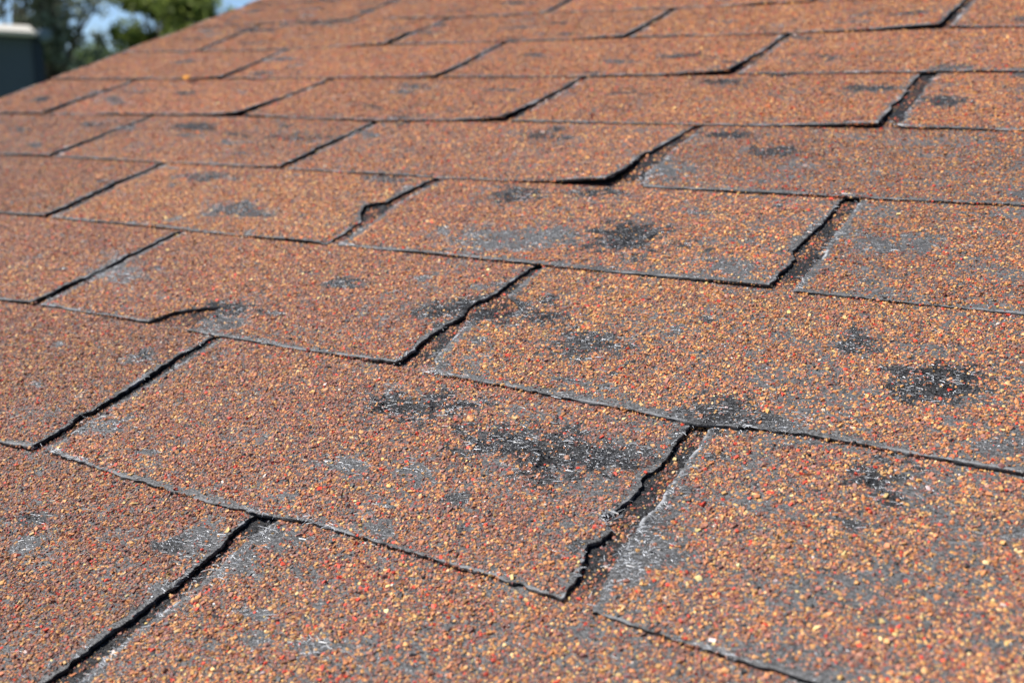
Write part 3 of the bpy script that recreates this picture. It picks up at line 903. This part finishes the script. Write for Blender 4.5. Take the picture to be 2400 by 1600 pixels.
def tree(name, label, foot, clumps, leaf, cols, seed, trunk_r=.16):
    """foot: world point on the ground; clumps: list of (world point, radius, leaf count)"""
    r = np.random.default_rng(seed)
    o = bpy.data.objects.new(name, None)
    COL.objects.link(o)
    o.location = foot
    tag(o, label, 'tree', 'trees beyond the gable')
    V_, F_ = [], []
    hmid = np.mean([c[0].z for c in clumps])
    fork = Vector((foot.x, foot.y, foot.z + (hmid - foot.z) * .62))
    pts = [foot + (fork - foot) * t + Vector((math.sin(t * 5 + seed) * .08, math.cos(t * 4 + seed) * .08, 0)) for t in np.linspace(0, 1, 7)]

    def add(path, radii):
        v_, f_ = tube(path, radii)
        b0 = len(V_)
        V_.extend(v_); F_.extend([tuple(b0 + i for i in f) for f in f_])
    add(pts, list(np.linspace(trunk_r, trunk_r * .7, 7)))
    for (c, rad, cnt) in clumps:
        st = pts[int(r.integers(3, 7))]
        mid = st.lerp(c, .55) + Vector((r.normal(0, .12), r.normal(0, .12), r.uniform(.0, .3)))
        path = [st, st.lerp(mid, .5) + Vector((0, 0, .05)), mid, mid.lerp(c, .6), c]
        add(path, [trunk_r * .32, trunk_r * .25, trunk_r * .18, trunk_r * .11, trunk_r * .05])
    me = mesh_np('trunk', np.array([tuple(v - foot) for v in V_]), np.array(F_), M_BARK, True)
    link('trunk', me, o)
    P, C = [], []
    for (c, rad, cnt) in clumps:
        d = r.normal(0, 1, (cnt, 3)); d /= np.linalg.norm(d, axis=1, keepdims=True)
        pos = np.array(tuple(c - foot)) + d * (rad * r.random(cnt) ** .45)[:, None] * np.array([1, 1, .8])
        a = r.normal(0, 1, (cnt, 3)); a[:, 2] -= .5; a /= np.linalg.norm(a, axis=1, keepdims=True)
        b = np.cross(a, r.normal(0, 1, (cnt, 3))); b /= np.linalg.norm(b, axis=1, keepdims=True)
        L = leaf * r.uniform(.7, 1.4, cnt)[:, None]
        P.append(np.stack([pos - a * L, pos + b * L * .32, pos + a * L, pos - b * L * .32], 1))
        t = np.clip(r.normal(.5, .3, cnt), 0, 1)[:, None]
        cc = np.array(cols[0]) * (1 - t) + np.array(cols[1]) * t
        C.append(cc * np.exp(r.normal(0, .18, (cnt, 1))))
    P = np.concatenate(P); C = np.concatenate(C)
    n = len(P)
    me = mesh_np('crown', P.reshape(-1, 3), np.arange(n * 4).reshape(n, 4), M_LEAF)
    point_color(me, 'gcol', np.repeat(C, 4, 0))
    link('crown', me, o)
    return o


M_LEAF = foliage_mat('leaves', None, None)


def clump_field(seed, n, lr, fr, hr, rad, cnt, keep=lambda x, y: True):
    """clumps spread over a crown's volume; keep(l/f, h/f) thins the crown where it is open"""
    r = np.random.default_rng(seed)
    out = []
    while len(out) < n:
        l = r.uniform(*lr); f = r.uniform(*fr); h = r.uniform(*hr)
        if not keep(l / f, h / f):
            continue
        out.append((yard(l, f, h), r.uniform(*rad), int(cnt * r.uniform(.7, 1.3))))
    return out


def foot(l, f):
    p = yard(l, f, 0)
    return Vector((p.x, p.y, 0))


GUM = [(.15, .18, .115), (.31, .34, .235)]
GREEN = [(.11, .16, .035), (.27, .32, .075)]
LIME = [(.13, .22, .03), (.28, .36, .06)]
DARK = [(.09, .14, .05), (.18, .24, .10)]
tree('gum_tree', 'tall grey-green gum tree right of the navy shed', foot(-7.2, 16.5),
     clump_field(3, 92, (-7.6, -5.8), (15.6, 17.4), (-1.2, 2.6), (.2, .42), 92), .07, GUM, 3)
tree('gum_tree', 'grey-green gum tree showing above the shed roof', foot(-10.0, 19),
     clump_field(4, 42, (-10.6, -8.1), (17.5, 20.5), (.2, 4.2), (.25, .5), 90), .08, GUM, 4)
tree('leafy_tree', 'dense dark green tree just right of the bright sky gap', foot(-5.2, 17),
     clump_field(5, 64, (-5.55, -4.4), (16.4, 17.8), (.1, 1.5), (.2, .36), 200), .06, GREEN, 5)
tree('lime_tree', 'bright yellow-green tree top between two patches of sky', foot(-5.6, 20),
     clump_field(6, 20, (-6.1, -5.2), (19, 20.6), (.9, 2.6), (.22, .38), 190), .07, LIME, 6)
tree('hedge_tree', 'low dark tree filling the foot of the view behind the gable', foot(-8.2, 23),
     clump_field(7, 110, (-10.3, -6.6), (21.5, 24), (-.7, .80), (.28, .45), 190), .07, DARK, 7)

# a small orange leaf lying on a far course
lv = []
for t in np.linspace(0, 2 * math.pi, 15)[:-1]:
    lv.append((7.5 * math.cos(t) * (1 + .12 * math.sin(3 * t)) / 1000, 6.0 * math.sin(t) / 1000, (1.6 + 1.8 * math.cos(t) ** 2) / 1000))
lv.append((0, 0, .0009))
lf = np.array([(i, (i + 1) % 14, 14) for i in range(14)])
lo_ = link('fallen_leaf', mesh_np('fallen_leaf', np.array(lv + [(x, y, z - .0005) for x, y, z in lv]),
                                  np.concatenate([lf, lf[:, ::-1] + 15]), simple_mat('orange_leaf', (.62, .26, .03), .6)))
lo_.matrix_world = ROOF_M @ Matrix.Translation((-.569, 4.93 * EXP / 1000, .004))
tag(lo_, 'tiny orange leaf lying on a far course line', 'leaf')
